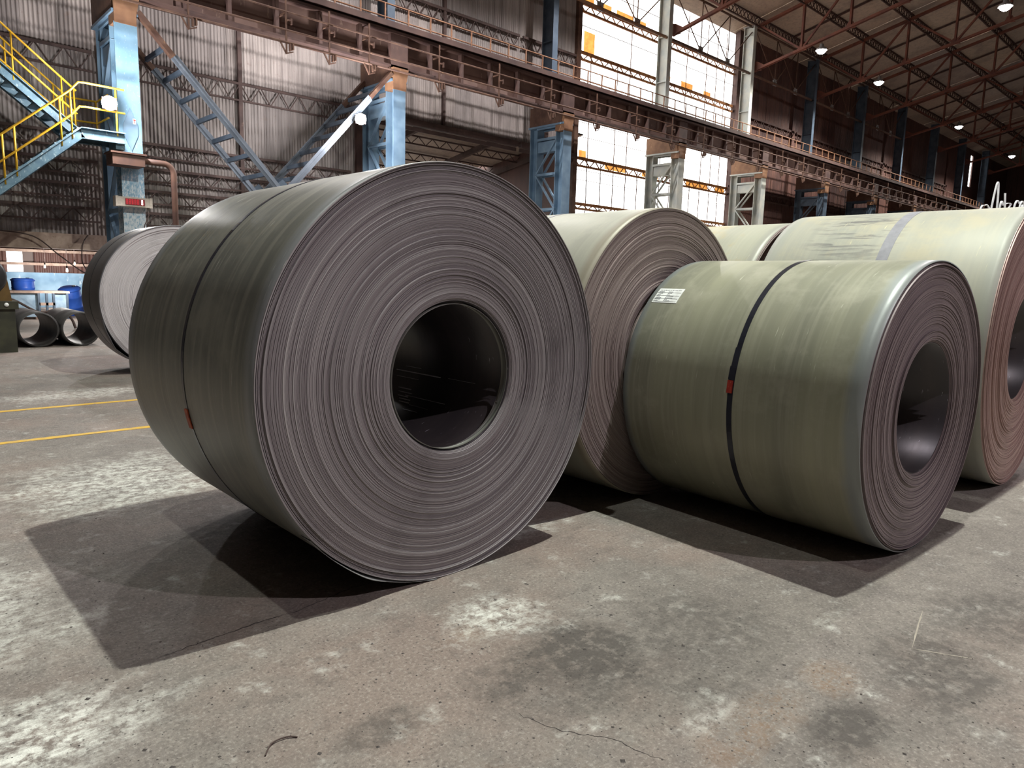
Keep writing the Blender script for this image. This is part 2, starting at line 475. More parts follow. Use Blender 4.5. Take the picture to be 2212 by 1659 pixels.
# ------------------------------------------------------------------ lattice girts on the wall
def lattice(parent, name, p, q, depth, chord, lac, pitch, mat, down=(0,0,-1), thick_top=None, joined=False, cross=False):
    """two chords with zigzag lacing, as one part of parent"""
    p, q, dn = Vector(p), Vector(q), Vector(down)
    g = empty(name, p, 0, parent)
    L = (q-p); n = max(1, round(L.length/pitch)); st = L/n
    tt = thick_top or chord
    MB().beam((0,0,0), L, chord, tt, dn).build('top_chord', mat, g)
    MB().beam(dn*depth, L + dn*depth, chord, chord, dn).build('bottom_chord', mat, g)
    side = L.normalized().cross(dn)
    if joined:
        m = MB()
        for i in range(n):
            a, c = st*i, st*(i+1); mid = st*(i+.5)
            m.beam(a, mid + dn*depth, lac, lac, side); m.beam(mid + dn*depth, c, lac, lac, side)
            if cross:
                m.beam(a + dn*depth, mid, lac, lac, side); m.beam(mid, c + dn*depth, lac, lac, side)
        o = m.build('lacing', mat, g); o['kind'] = 'stuff'
    else:
        me1 = MB().beam((0,0,0), st*.5 + dn*depth, lac, lac, side).mesh('lacing_bar'); me1.materials.append(mat)
        me2 = MB().beam(dn*depth, st*.5, lac, lac, side).mesh('lacing_bar'); me2.materials.append(mat)
        for i in range(n):
            link('lacing_bar', me1, mat, g, st*i)
            link('lacing_bar', me2, mat, g, st*(i+.5))
    return g
bays = [(-2.5,5.4),(5.6,13.4),(13.6,21.4),(21.6,25.1)]
yg = -.14
for (a, c_) in bays:
    lattice(wall_far, 'girt', (a,yg,11.65), (c_,yg,11.65), .46, .07, .03, .62, M['girt'], thick_top=.10)
    if c_ < 14:
        for zt in (7.38, 5.18, 4.48, 3.84, 3.20):
            lattice(wall_far, 'girt', (a,yg,zt), (c_,yg,zt), .36 if zt < 6 else .5, .05, .026, .66, M['girt'], thick_top=.075)
    else:
        MB().box((a, yg-.12, 7.18), (c_, yg+.1, 7.40)).build('wall_sill', M['girt'], wall_far)
        MB().box((a, yg+.02, 7.0), (c_, yg+.06, 7.15)).build('fascia_board', M['girt'], wall_far)
for u in (9.5, 17.5):
    MB().box((u-.06, yg-.02, 2.3 if u < 14 else 7.3), (u+.06, yg+.1, 16)).build('wall_post', M['girt'], wall_far)
MB().box((-6, -.30, 2.05), (14.0, .05, 2.47)).build('wall_base_beam', M['plank'], wall_far)
MB().box((13.62, -.16, 0), (14.02, .12, 7.4)).build('wall_end_post', M['girder'], wall_far)
MB().box((23.05, -.2, 7.3), (23.25, .02, 16.2)).build('wall_post', M['girt'], wall_far)
MB().box((24.95, -.2, 3.0), (25.22, .1, 16.2)).build('window_jamb', M['primer'], wall_far)
MB().box((38.70, -.25, 0), (39.6, .0, 16.2)).build('window_jamb', M['girder'], wall_brown)
# lattice girts on the brown wall, seen small
for k in range(5):
    a, c_ = 39.2+8*k-.5, 39.2+8*k+7.2
    for zt in (11.65, 7.4):
        lattice(wall_brown, 'girt', (a,yg,zt), (c_,yg,zt), .45, .08, .035, .9, M['girder'], thick_top=.12, joined=True)
    MB().box((a, yg-.05, 3.55), (c_, yg+.1, 3.72)).build('girt_rail', M['girder'], wall_brown)

# ------------------------------------------------------------------ tall glazed opening with bare rusty frames
win = struct(empty('window_1', (25.2, WY, 0)))
WL = 13.5
for zt, dp, jo in ((14.05,.34,False),(11.95,.30,False),(9.62,.10,True),(7.28,.34,False),(5.2,.22,True)):
    lattice(win, 'girt', (0,0,zt), (WL,0,zt), dp, .09, .04, .75, M['rust'], joined=jo, thick_top=.13)
m = M['primer']
for i in range(1, 14):
    x = i*WL/14 + random.uniform(-.05,.05)
    MB().box((x-.012,-.02,3.0), (x+.012,.02,random.choice((7.2,11.9,15.7)))).build('mullion', m, win)
for zt in (3.6, 4.4, 6.3, 6.75, 8.25, 8.9, 10.3, 10.8, 13.1, 14.9):
    MB().box((0,-.015,zt), (WL,.015,zt+.02)).build('glazing_bar', m, win)
def glazing_scrap(x, z, w, h):
    MB().box((x,-.03,z), (x+w,-.022,z+h)).build('pane', M['oldpane'], win)
t = NT('rust_stained_pane')
n = t.noise(t.coord(), 3.0, 6, .7)
t.b.inputs['Transmission Weight'].default_value = .85
M['oldpane'] = t.done(t.ramp(n, (.3, srgb(236,176,96)), (.7, srgb(170,100,44))), .6)
for x, z, w, h in [(.35,12.0,.75,.9),(.15,14.1,.8,.35),(1.3,14.1,.9,.3),(2.6,14.1,1.3,.28),(4.3,14.1,.6,.25),(6.4,12.05,.8,.25),(8.2,12.0,1.1,.3),(10.4,12.0,.7,.22),(.3,7.35,.5,.3),(2.2,7.0,1.6,.3),(5.2,7.0,1.4,.3),(9.2,6.95,2.2,.3),(12.2,6.9,1.0,.35)]:
    glazing_scrap(x, z, w, h)
MB().box((0,-.06,2.8), (WL,.06,3.0)).build('window_sill', M['primer'], win)
b = MB(); b.box((25.2, WY, 0), (38.75, WY+.1, 2.8)); struct(b.build('wall_under_window', M['sheet_brown']))

# ------------------------------------------------------------------ lean-to seen below the wall
def lean_z(v): return 8.35 - .17*(v-23.2)
LY = 33.0
lean = struct(empty('ceiling_lean_to', (0,0,0)))
b = MB()
HO = (24.6, 25.9, 29.0, 30.2)  # roof hole
def slab(bm, u0, u1, v0, v1):
    vs = [(u0,v0,lean_z(v0)),(u1,v0,lean_z(v0)),(u1,v1,lean_z(v1)),(u0,v1,lean_z(v1))]
    vs += [(x,y,z+.06) for x,y,z in vs]
    bm.add(vs, [(0,1,2,3),(7,6,5,4),(0,4,5,1),(1,5,6,2),(2,6,7,3),(3,7,4,0)])
slab(b, HX0, HO[0], 23.1, LY); slab(b, HO[1], 25.2, 23.1, LY); slab(b, HO[0], HO[1], 23.1, HO[2]); slab(b, HO[0], HO[1], HO[3], LY)
b.v and b.build('roof_sheet', M['roof'], lean)
for v in (24.6, 26.6, 28.6, 30.8):
    z = lean_z(v)-.08
    lattice(lean, 'purlin', (9.6,v,z), (25.2,v,z), .34, .06, .028, .8, M['girt'], joined=True)
for u in (13.6, 17.6, 21.6, 25.0):
    MB().beam((u,23.2,lean_z(23.2)-.5), (u,LY,lean_z(LY)-.5), .14, .24).build('rafter', M['girt'], lean)
lw = struct(empty('wall_lean_to', (0, LY, 0)))
def lw_skip(u, z): return 3.9 < u < 5.2 and z > 1.4 and z < 3
clad(lw, -6.3, 14.4, [(1.34,2.6)], M['sheet_brown'], .9, lambda u,z: 4.3 < u < 5.15, .16)
clad(lw, -6.3, 14.4, [(2.55,6.8)], M['sheet_brown'], .9, None, .16)
b = MB(); b.box((HX0,.05,0),(14.4,.1,1.36)); b.box((HX0,.05,1.36),(4.25,.1,2.2)); b.box((5.05,.05,1.36),(14.4,.1,2.2)); b.box((HX0,.05,2.2),(14.4,.1,6.9))
b.build('backing_board', M['shell'], lw)
MB().box((-6.3,-.15,0),(25.2,.0,1.34)).build('dado', M['bluewall'], lw)
MB().box((25.1, -9.9, 0),(25.2, 0, 8.4)).build('end_panel', M['sheet_brown'], lw)
for z in (1.62, 2.12, 2.55):
    MB().box((-4,-.35,z),(9,-.18,z+.10)).build('horizontal_rail', M['plank'], lw)

# ------------------------------------------------------------------ roof, purlins, trusses
SL = .235
def top_z(v): return 15.95 + (21.6-v)*SL
def bot_z(v): return 13.62 + (21.6-v)*.228
ceil = struct(empty('ceiling', (0,0,0)))
PV = [21.45-2.5*k for k in range(9)]  # panel points
purl_top = .42
def roof_panel(u0, u1, v0, v1, name='roof_sheet', mat=None):
    e = purl_top
    vs = [(u0,v0,top_z(v0)+e),(u1,v0,top_z(v0)+e),(u1,v1,top_z(v1)+e),(u0,v1,top_z(v1)+e)]
    vs += [(x,y,z+.05) for x,y,z in vs]
    return MB().add(vs, [(0,1,2,3),(7,6,5,4),(0,4,5,1),(1,5,6,2),(2,6,7,3),(3,7,4,0)]).build(name, mat or M['roof'], ceil)
for k in range(8):
    u0 = 14.5 + 8*k
    for j in range(8):
        roof_panel(u0, u0+7.97, PV[j] if j else 23.2, PV[j+1] + .03)
roof_panel(HX0, 14.5, 23.2, 0); roof_panel(14.5, 78.5, PV[8]+.02, 0); roof_panel(78.5, HX1, 23.2, 0)
b = MB()
za, zb = top_z(0)+.42, top_z(23.2)+.42
b.add([(HX0,0,za),(HX1,0,za),(HX1,-23.2,zb),(HX0,-23.2,zb),(HX0,0,za+.05),(HX1,0,za+.05),(HX1,-23.2,zb+.05),(HX0,-23.2,zb+.05)], [(0,1,2,3),(7,6,5,4),(0,4,5,1),(1,5,6,2),(2,6,7,3),(3,7,4,0)])
b.build('roof_sheet', M['roof'], ceil)
for k in range(9):
    u0 = 22.5 + 8*k
    for j, v in enumerate(PV[:8]):
        if k > 5 and j > 5: continue
        z = top_z(v) + purl_top - .06
        lattice(ceil, 'purlin', (u0,v,z), (u0+8,v,z), .44, .07, .035, .8 if k < 4 else 1.2, M['purlin'], joined=True, cross=True)
    # mid-bay sag member
    MB().beam((u0+4, 21.4, top_z(21.4)+.34), (u0+4, 1.5, top_z(1.5)+.34), .10, .08).build('sag_beam', M['purlin'], ceil)
for k in range(9):
    u = 22.5 + 8*k
    g = empty('roof_truss', (u,0,0), 0, ceil)
    for dx in (-.07, .07):
        MB().beam((dx,21.6,top_z(21.6)), (dx,0,top_z(0)), .07, .13).build('top_chord', M['truss'], g)
        MB().beam((dx,21.5,bot_z(21.5)), (dx,0,bot_z(0)), .07, .12).build('bottom_chord', M['truss'], g)
    for j, v in enumerate(PV):
        if j: MB().box((-.09, v-.05, bot_z(v)), (.09, v+.05, top_z(v))).build('vertical', M['truss'], g)
        if j < 8:
            v2 = PV[j+1]
            if j % 2 == 0: MB().beam((0,v,top_z(v)), (0,v2,bot_z(v2)), .10, .10).build('diagonal', M['truss'], g)
            else: MB().beam((0,v,bot_z(v)), (0,v2,top_z(v2)), .10, .10).build('diagonal', M['truss'], g)
        MB().prism([(v-.28,bot_z(v)-.09),(v+.28,bot_z(v)-.09),(v+.12,bot_z(v)+.25),(v-.12,bot_z(v)+.25)], -.02, .02, 'X').build('gusset', M['truss'], g)
    MB().prism([(21.62,bot_z(21.5)-.1),(20.9,bot_z(21.0)),(21.4,bot_z(21.5)+.4),(21.62,bot_z(21.5)+.45)], -.1, .1, 'X').build('heel_plate', M['truss'], g)
# eave struts with V bracing between the upper columns
for k in range(0, 6):
    u0 = 22.5 + 8*(k-1)
    if u0 < 13: continue
    g = empty('eave_bracing', (u0,21.75,0), 0, ceil)
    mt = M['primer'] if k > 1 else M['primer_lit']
    MB().tube([(0,0,13.45),(8,0,13.45)], .075, 8).build('strut', mt, g)
    MB().tube([(0,0,15.9),(8,0,15.9)], .06, 8).build('strut', mt, g)
    for x in (2.67, 5.33):
        MB().tube([(x,0,13.45),(x,0,15.9)], .03, 6).build('hanger', mt, g)
        MB().box((x-.2,-.02,13.35),(x+.2,.02,13.72)).build('gusset', M['greymetal'], g)
    for xa, xb in ((0,2.67),(5.33,2.67),(2.67,5.33),(8,5.33)):
        MB().tube([(xa,0,15.9),(xb,0,13.5)], .03, 6).build('brace_rod', mt, g)

# ------------------------------------------------------------------ columns
def hsec(bm, u, v, z0, z1, bu, dv, tf=.03, tw=.02):
    bm.box((u-bu/2, v-dv/2, z0), (u+bu/2, v-dv/2+tf, z1))
    bm.box((u-bu/2, v+dv/2-tf, z0), (u+bu/2, v+dv/2, z1))
    bm.box((u-tw/2, v-dv/2+tf, z0), (u+tw/2, v+dv/2-tf, z1))
LOW_U = [5.5+8*k for k in range(10)]
def lower_column(i, u):
    word = ORD[i]
    lab = f'{word} laced blue crane column from the left, under the brown girder'
    if i == 0: lab = 'light blue crane column beside the yellow stairs, with red display'
    t = thing('crane_column', lab, 'column', (u, 20.0, 0), 0, 'crane columns along the wall')
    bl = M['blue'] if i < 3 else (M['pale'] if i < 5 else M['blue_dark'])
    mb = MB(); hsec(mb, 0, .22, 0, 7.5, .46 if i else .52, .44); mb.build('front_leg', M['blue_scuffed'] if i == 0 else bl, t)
    mb = MB(); hsec(mb, 0, 1.72, 0, 7.9, .40, .42); mb.build('back_leg', bl, t)
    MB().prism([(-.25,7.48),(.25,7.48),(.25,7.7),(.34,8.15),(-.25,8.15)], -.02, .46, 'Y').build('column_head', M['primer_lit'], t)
    for sx in (-.19, .19):
        for z in (7.7, 7.26, 5.86, 4.46, 3.06, 1.66, .3):
            MB().box((sx-.03, .42, z-.05), (sx+.03, 1.54, z+.05)).build('lacing_bar', bl, t)
        zs = [7.2, 5.86, 4.46, 3.06, 1.66, .3]
        for k in range(5):
            a, c_ = ((.42, zs[k]), (1.54, zs[k+1])) if k % 2 == 0 else ((1.54, zs[k]), (.42, zs[k+1]))
            MB().beam((sx, a[0], a[1]), (sx, c_[0], c_[1]), .06, .09, (1,0,0)).build('lacing_bar', bl, t)
    MB().box((-.16,.44,6.75), (.16,1.5,7.18)).build('diaphragm', bl, t)
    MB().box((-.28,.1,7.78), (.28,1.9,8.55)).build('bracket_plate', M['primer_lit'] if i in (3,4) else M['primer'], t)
    MB().box((-.30,.0,7.72), (.30,1.95,7.79)).build('cap_plate', bl, t)
    MB().box((-.35,-.08,0), (.35,2.05,.05)).build('base_plate', bl, t)
    return t
cols = [lower_column(i, u) for i, u in enumerate(LOW_U)]
for i, u in enumerate([6.2+8*k for k in range(11)]):
    w = ORD[i]
    lab = f'{w} upper blue column from the left, standing above the crane girder'
    t = thing('roof_column', lab, 'column', (u, 21.85, 8.55), 0, 'roof columns above the girder')
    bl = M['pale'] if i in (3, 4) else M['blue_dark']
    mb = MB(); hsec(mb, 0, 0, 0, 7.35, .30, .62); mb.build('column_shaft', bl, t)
    for z in (.9, 2.8, 4.9, 6.9):
        MB().box((-.13,-.28,z), (.13,.28,z+.03)).build('stiffener', bl, t)
    MB().box((-.2,-.36,7.33), (.2,.36,7.37)).build('cap_plate', M['greymetal'], t)

# ------------------------------------------------------------------ crane girder with walkway
gd = thing('crane_girder', 'long rusty brown crane girder running across the columns', 'girder', (0, 20.0, 8.15))
GU0, GU1 = -3.0, 86.0
MB().box((GU0,.0,0), (GU1,.46,.06)).build('bottom_flange', M['girder'], gd)
MB().box((GU0,.21,.06), (GU1,.25,1.0)).build('web', M['girder_web'], gd)
MB().box((GU0,-.06,1.0), (GU1,.50,1.08)).build('top_flange', M['girder'], gd)
MB().box((GU0,-.16,1.24), (GU1,1.45,1.29)).build('walkway_plate', M['girder'], gd)
MB().box((GU0,-.16,1.12), (GU1,-.12,1.24)).build('walkway_edge', M['girder'], gd)
MB().box((GU0,.20,1.08), (GU1,.27,1.24)).build('crane_rail', M['girder'], gd)
st_me = MB().box((-.05,.02,.06), (.05,.22,1.0)).mesh('stiffener'); st_me.materials.append(M['girder'])
n = int((GU1-GU0)/1.3333)
for i in range(n):
    link('stiffener', st_me, None, gd, (5.43-8+i*1.33333, 0, 0))
for u in LOW_U:
    MB().box((u-.32,.0,.0), (u+.32,.2,1.02)).build('bearing_stiffener', M['girder'], gd)
for z, r in ((.60,.026),(.12,.030),(-.20,.032)):
    MB().tube([(GU0,-.30,z),(GU1,-.30,z)], r, 8).build('conductor_pipe', M['primer'], gd)
br = MB()
br.box((-.02,-.32,-.5), (.02,-.28,.95)); br.beam((-.22,-.30,-.16), (0,-.30,-.52), .03, .04); br.beam((0,-.30,-.5), (.2,-.30,-.42), .03, .03)
br.box((.08,-.36,-.42), (.12,-.26,-.24)); br.box((.16,-.36,-.38), (.2,-.26,-.22)); br.box((-.02,-.30,.55), (.02,.1,.6)); br.box((.02,-.36,.36),(.16,-.28,.40)); br.box((.12,-.36,.28),(.16,-.28,.44))
br_me = br.mesh('conductor_bracket'); br_me.materials.append(M['primer'])
for i in range(36):
    u = (9.53 + 1.33*i if i < 2 else 12.2 + 2.66*(i-2))
    if u > 80: break
    link('conductor_bracket', br_me, None, gd, (u,0,0))
for u in (1.5, 4.1, 6.9):
    link('conductor_bracket', br_me, None, gd, (u,0,0))
# railing behind the walkway
rl = thing('walkway_railing', 'thin rusty handrail along the walkway above the girder', 'railing', (0, 21.05, 9.44))
for z in (.55, .98):
    MB().tube([(GU0,0,z),(GU1,0,z)], .024, 6).build('rail', M['handrail'], rl)
po_me = MB().box((-.022,-.022,0), (.022,.022,1.0)).mesh('post'); po_me.materials.append(M['handrail'])
u = -2.0
while u < 85:
    link('post', po_me, None, rl, (u,0,0)); u += .92

# ------------------------------------------------------------------ ladder-like portal braces between first two columns
pb = thing('portal_bracing', 'two ladder-like blue braces sloping into a V between columns', 'bracing', (0,0,0))
def brace(u0, z0, u1, z1):
    t = pb
    for nm, v, bw in (('front_rail', 20.06, .12), ('back_rail', 21.7, .12)):
        d = Vector((u1-u0, 0, z1-z0)); pt = .22
        mid = Vector((u0, v, z0)) + d*pt
        MB().beam((u0,v,z0), mid, bw, .18, (0,1,0)).build(nm + '_end', M['primer'], t)
        o = MB()
        o.beam(mid, (u1,v,z1), .03, .20, (0,1,0))
        o.beam(mid + Vector((0,-.06,.0)), Vector((u1,v-.06,z1)), .20, .025, (0,1,0))
        o.build(nm, M['brace'], t)
    for k in range(8):
        s = .17 + k*.118
        p = Vector((u0 + (u1-u0)*s, 20.06, z0 + (z1-z0)*s)); q_ = p + Vector((0,1.64,0))
        MB().beam(p, q_, .07, .12, (0,0,1)).build('rung', M['blue_dark'], t)
    return t
brace(5.80, 7.85, 9.45, 3.86)
brace(13.22, 7.95, 9.55, 3.86)
for v in (20.06, 21.7):
    MB().prism([(9.15,3.4),(9.85,3.4),(9.85,3.95),(9.5,4.25),(9.15,3.95)], v-.02, v+.02, 'Y').build('gusset', M['blue_dark'], pb)
MB().box((9.4,20.0,0), (9.6,20.12,3.5)).build('prop', M['blue_dark'], pb)

# ------------------------------------------------------------------ things on the first column
d = thing('display_board', 'long pale display box with red digits on blue column', 'display', (5.46, 19.90, 3.22))
MB().box((-.40,-.14,-.115), (.36,.10,.115)).build('casing', M['casing'], d)
MB().box((-.44,-.15,-.125), (-.38,.11,.125)).build('end_cap', M['casing'], d)
MB().box((.34,-.15,-.125), (.40,.11,.125)).build('end_cap', M['casing'], d)
MB().box((-.23,-.155,-.075), (.22,-.145,.075)).build('screen', M['led_panel'], d)
def digit(x, lit, segs='abcdef', parent=None):
    w, hh, s = .036, .060, .010
    S = dict(a=((-w/2,hh-s),(w/2,hh)), g=((-w/2,-s/2),(w/2,s/2)), d=((-w/2,-hh),(w/2,-hh+s)),
             f=((-w/2,0),(-w/2+s,hh)), b=((w/2-s,0),(w/2,hh)), e=((-w/2,-hh),(-w/2+s,0)), c=((w/2-s,-hh),(w/2,0)))
    m_ = MB()
    for k in segs:
        (xa, za), (xb, zb) = S[k]
        m_.box((x+xa,-.162,za), (x+xb,-.154,zb))
    m_.build('lit_digit' if lit else 'unlit_digit', M['digit_lit'] if lit else M['digit_dim'], parent)
for i in range(5): digit(-.19 + i*.062, False, 'abcdefg', d)
digit(.155, True, 'abcdef', d)
MB().tube([(.3,-.1,-.12),(.32,-.1,-.3),(.22,-.05,-.55),(.18,0,-.9)], .012, 6).build('cable', M['cable'], d)
s = thing('hexagon_plate', 'pale blue pointed plate fixed to the stair column face', 'sign', (5.50, 19.985, 5.0))
MB().prism([(0,-.52),(.17,-.12),(.17,.10),(0,.52),(-.17,.10),(-.17,-.12)], -.012, .004, 'Y').build('plate', M['blue'], s)
MB().box((.055,-.020,.14), (.125,-.012,.27)).build('sticker', M['white'], s)
MB().box((.06,-.024,.225), (.12,-.019,.245)).box((.083,-.024,.16), (.097,-.019,.225)).build('letter', M['red'], s)
bk = thing('bracket_beam', 'short brown channel bolted across the stair column', 'bracket', (5.28, 19.6, 4.20))
MB().box((-.36,-.16,-.14), (.36,.40,.14)).build('channel', M['brownpipe'], bk)
MB().box((-.40,-.20,.12), (.40,.42,.16)).build('top_flange', M['brownpipe'], bk)
pp = MB(); pts = [(5.6,19.62,4.22)]
for k in range(7):
    a = PI/2*k/6; pts.append((6.12+.24*math.sin(a), 19.62, 3.98+.24*math.cos(a)))
pts.append((6.36,19.62,0))
pp.tube(pts, .075, 12)
tag(pp.build('elbow_pipe', M['brownpipe']), 'brown pipe bending down to the floor beside stair column', 'pipe')

# ------------------------------------------------------------------ yellow-railed stairs
sr = thing('steel_staircase', 'blue steel staircase with yellow handrails climbing past the column', 'stairs', (0,0,0))
V0, V1 = 19.42, 20.25      # lower flight sides
def chan(bm, p, q, hgt=.24):
    bm.beam(p, q, .02, hgt, (0,0,1))
    off = Vector((0,-.04,0)); up = Vector((0,0,hgt/2))
    bm.beam(Vector(p)+off+up, Vector(q)+off+up, .09, .02); bm.beam(Vector(p)+off-up, Vector(q)+off-up, .09, .02)
zl = lambda u: 4.66 + (u-4.28)*.87
for v in (V0, V1):
    m_ = MB(); chan(m_, (-1.1,v,zl(-1.1)), (4.28,v,4.66)); chan(m_, (4.28,v,4.66), (5.2,v,4.66)); m_.build('stringer', M['stringer'], sr)
for i in range(22):
    u = 4.1-.24*i
    if zl(u) < .1: break
    MB().box((u-.13,V0,zl(u)+.05), (u+.13,V1,zl(u)+.08)).build('tread', M['stringer'], sr)
MB().box((4.2,V0,4.74), (5.2,21.6,4.78)).build('landing', M['stringer'], sr)
W0, W1 = 20.45, 21.35
zu = lambda u: 4.86 + (4.35-u)*.82
for v in (W0, W1):
    m_ = MB(); chan(m_, (4.45,v,zu(4.45)), (1.75,v,zu(1.75)), .26); m_.build('stringer', M['stringer'], sr)
for i in range(10):
    u = 4.2-.25*i
    MB().box((u-.13,W0,zu(u)-.02), (u+.13,W1,zu(u)+.01)).build('tread', M['stringer'], sr)
def rail(pts, r=.024): MB().tube(pts, r, 8).build('handrail', M['yellow'], sr)
for hz in (1.10, .56):
    rail([(-1.1,V0,zl(-1.1)+hz),(4.10,V0,zl(4.10)+hz-.03),(4.28,V0,4.69+hz),(4.4,V0,4.70+hz),(5.24,V0,4.69+hz)])
    rail([(4.45,W0,zu(4.45)+hz-.08),(1.75,W0,zu(1.75)+hz)]); rail([(4.45,W1,zu(4.45)+hz-.08),(1.75,W1,zu(1.75)+hz)])
    rail([(4.45,W1,4.70+hz),(5.1,W1,4.70+hz),(5.1,V1+.05,4.70+hz)])
for u in (-.2, 1.35, 2.75, 2.98, 3.88, 4.10):
    MB().tube([(u,V0,zl(u)), (u,V0,zl(u)+1.09)], .022, 8).build('baluster', M['yellow'], sr)
for u in (5.05,):
    MB().tube([(u,V0,4.7), (u,V0,5.78)], .022, 8).build('baluster', M['yellow'], sr)
for u in (4.6, 5.08):
    MB().tube([(u,W1,4.74), (u,W1,5.80)], .022, 8).build('baluster', M['yellow'], sr)
for v in (W0, W1):
    for u in (4.4, 4.15, 3.2, 2.95, 2.0):
        MB().tube([(u,v,zu(u)), (u,v,zu(u)+1.06)], .020, 8).build('baluster', M['yellow'], sr)
# hidden support under the landing keeps the flight on the column
MB().box((5.0,19.42,4.4),(5.2,20.02,4.62)).build('landing_bracket', M['stringer'], sr)

# ------------------------------------------------------------------ lamps
def spot(parent, w, loc, col=(1,.97,.92), ang=158, rad=.10, rot=None, blend=.5):
    l = bpy.data.lights.new('lamp_light', 'SPOT'); l.energy = w; l.color = col
    l.spot_size = math.radians(ang); l.spot_blend = blend; l.shadow_soft_size = rad
    o = bpy.data.objects.new('lamp_light', l); COL.objects.link(o); o.parent = parent; o.location = loc
    if rot: o.rotation_euler = rot
    return o
def high_bay(u, v, z, label, w=LAMP_W, col=(1,.97,.90)):
    t = thing('high_bay_lamp', label, 'lamp', (u, v, z), 0, 'high-bay lamps under the roof')
    MB().lathe([(.05,.34),(.10,.32),(.12,.18),(.24,.12),(.30,.0),(.285,.0),(.22,.10),(.0,.12)], 24).build('reflector', M['greymetal'], t)
    MB().lathe([(0,-.17),(.10,-.16),(.19,-.10),(.235,-.02),(.24,.03),(0,.05)], 24).build('lens', M['lens'], t)
    MB().tube([(0,0,.32),(0,0,max(.36, bot_z(abs(v)) - z - .10))], .02, 6).build('drop_rod', M['girder'], t)
    spot(t, w, (0,0,-.20), col)
    return t
for u, lab in ((38.5,'bright high-bay lamp on the roof truss nearest the window'),(46.5,'second bright lamp from the window along the wall'),
               (62.5,'third bright lamp from the window along the wall'),(78.5,'farthest bright lamp along the wall, low on the right')):
    high_bay(u, 17.85, 13.93, lab, LAMP_W*.7)
high_bay(38.5, 9.7, 14.1, 'bright lamp in the top right corner under the roof', LAMP_W*.7)
high_bay(6.5, 1.7, 14.3, 'high-bay lamp hanging above the coils, beyond the picture', LAMP_W*1.5, (.95,1.0,.90))
high_bay(-1.5, 1.7, 14.3, 'high-bay lamp hanging above the floor left of the camera', LAMP_W*.22, (.95,1.0,.92))
high_bay(6.5, -12.5, 14.3, 'high-bay lamp hanging on the far side behind the camera', LAMP_W*.95, (1,.90,.97))
high_bay(22.5, 1.7, 14.3, 'high-bay lamp hanging over the hall beyond the right coils', LAMP_W*.6, (1,.86,.88))
high_bay(6.5, 17.85, 13.9, 'unseen high-bay lamp added above the stair column to light the wall', LAMP_W*.35, (1,.95,.93))  # this and the next two are unseen lamps added to brighten the side wall
high_bay(14.5, 17.85, 13.9, 'unseen high-bay lamp added above the second column to light the wall', LAMP_W*.45, (1,.95,.93))
high_bay(22.5, 17.85, 13.9, 'unseen high-bay lamp added above the third column to light the wall', LAMP_W*.45, (1,.95,.93))
def flood(u, v, z, label, w, rot, spot_rot):
    t = thing('flood_lamp', label, 'lamp', (u, v, z))
    e = empty('lamp_head', (0,0,0), 0, t); e.rotation_euler = rot
    MB().box((-.15,.03,-.13), (.15,.14,.13)).build('housing', M['girder'], e)
    MB().lathe([(0,-.10),(.08,-.09),(.14,-.05),(.165,.02),(0,.03)], 20, 'Y').build('lens', M['lens'], e)
    MB().beam((0,.1,0), (0,.58,-.02), .05, .05).build('mount_arm', M['greymetal'], e)
    l = bpy.data.lights.new('lamp_light', 'POINT'); l.energy = w; l.shadow_soft_size = .12; l.color = (1,.97,.96)
    o = bpy.data.objects.new('lamp_light', l); COL.objects.link(o); o.parent = e; o.location = (0,-.26,0)
flood(4.86, 19.22, 5.40, 'glaring floodlight by the yellow stair landing', 600, (0,0,-.2), None)
flood(11.80, 19.55, 6.25, 'glaring floodlight hung on the right brace', 800, (0,0,-.5), None)
for i, (u, vb, z) in enumerate(((5.40,31.0,1.56),(6.36,31.0,1.70),(4.80,24.4,1.46))):
    t = thing('bare_bulb', ['bare bulb glowing left of the others by blue wall','bare bulb glowing highest of three by blue wall','bare bulb glowing lowest by the blue wall'][i], 'lamp', (u,vb,z), 0, 'bare bulbs in the lean-to')
    MB().lathe([(0,-.04),(.028,-.025),(.032,.01),(.022,.05),(.018,.08)], 12).build('glass', M['bulb'], t)
    MB().lathe([(.022,.075),(.024,.14),(0,.15)], 10).build('socket', M['black'], t)
    MB().tube([(0,0,.14),(.02,.02,3.0),(0,.0,lean_z(vb)-z)], .008, 5).build('cord', M['cable'], t)
    l = bpy.data.lights.new('lamp_light', 'POINT'); l.energy = 150; l.shadow_soft_size = .06; l.color = (1,.95,.9)
    o = bpy.data.objects.new('lamp_light', l); COL.objects.link(o); o.parent = t; o.location = (0,0,-.10)

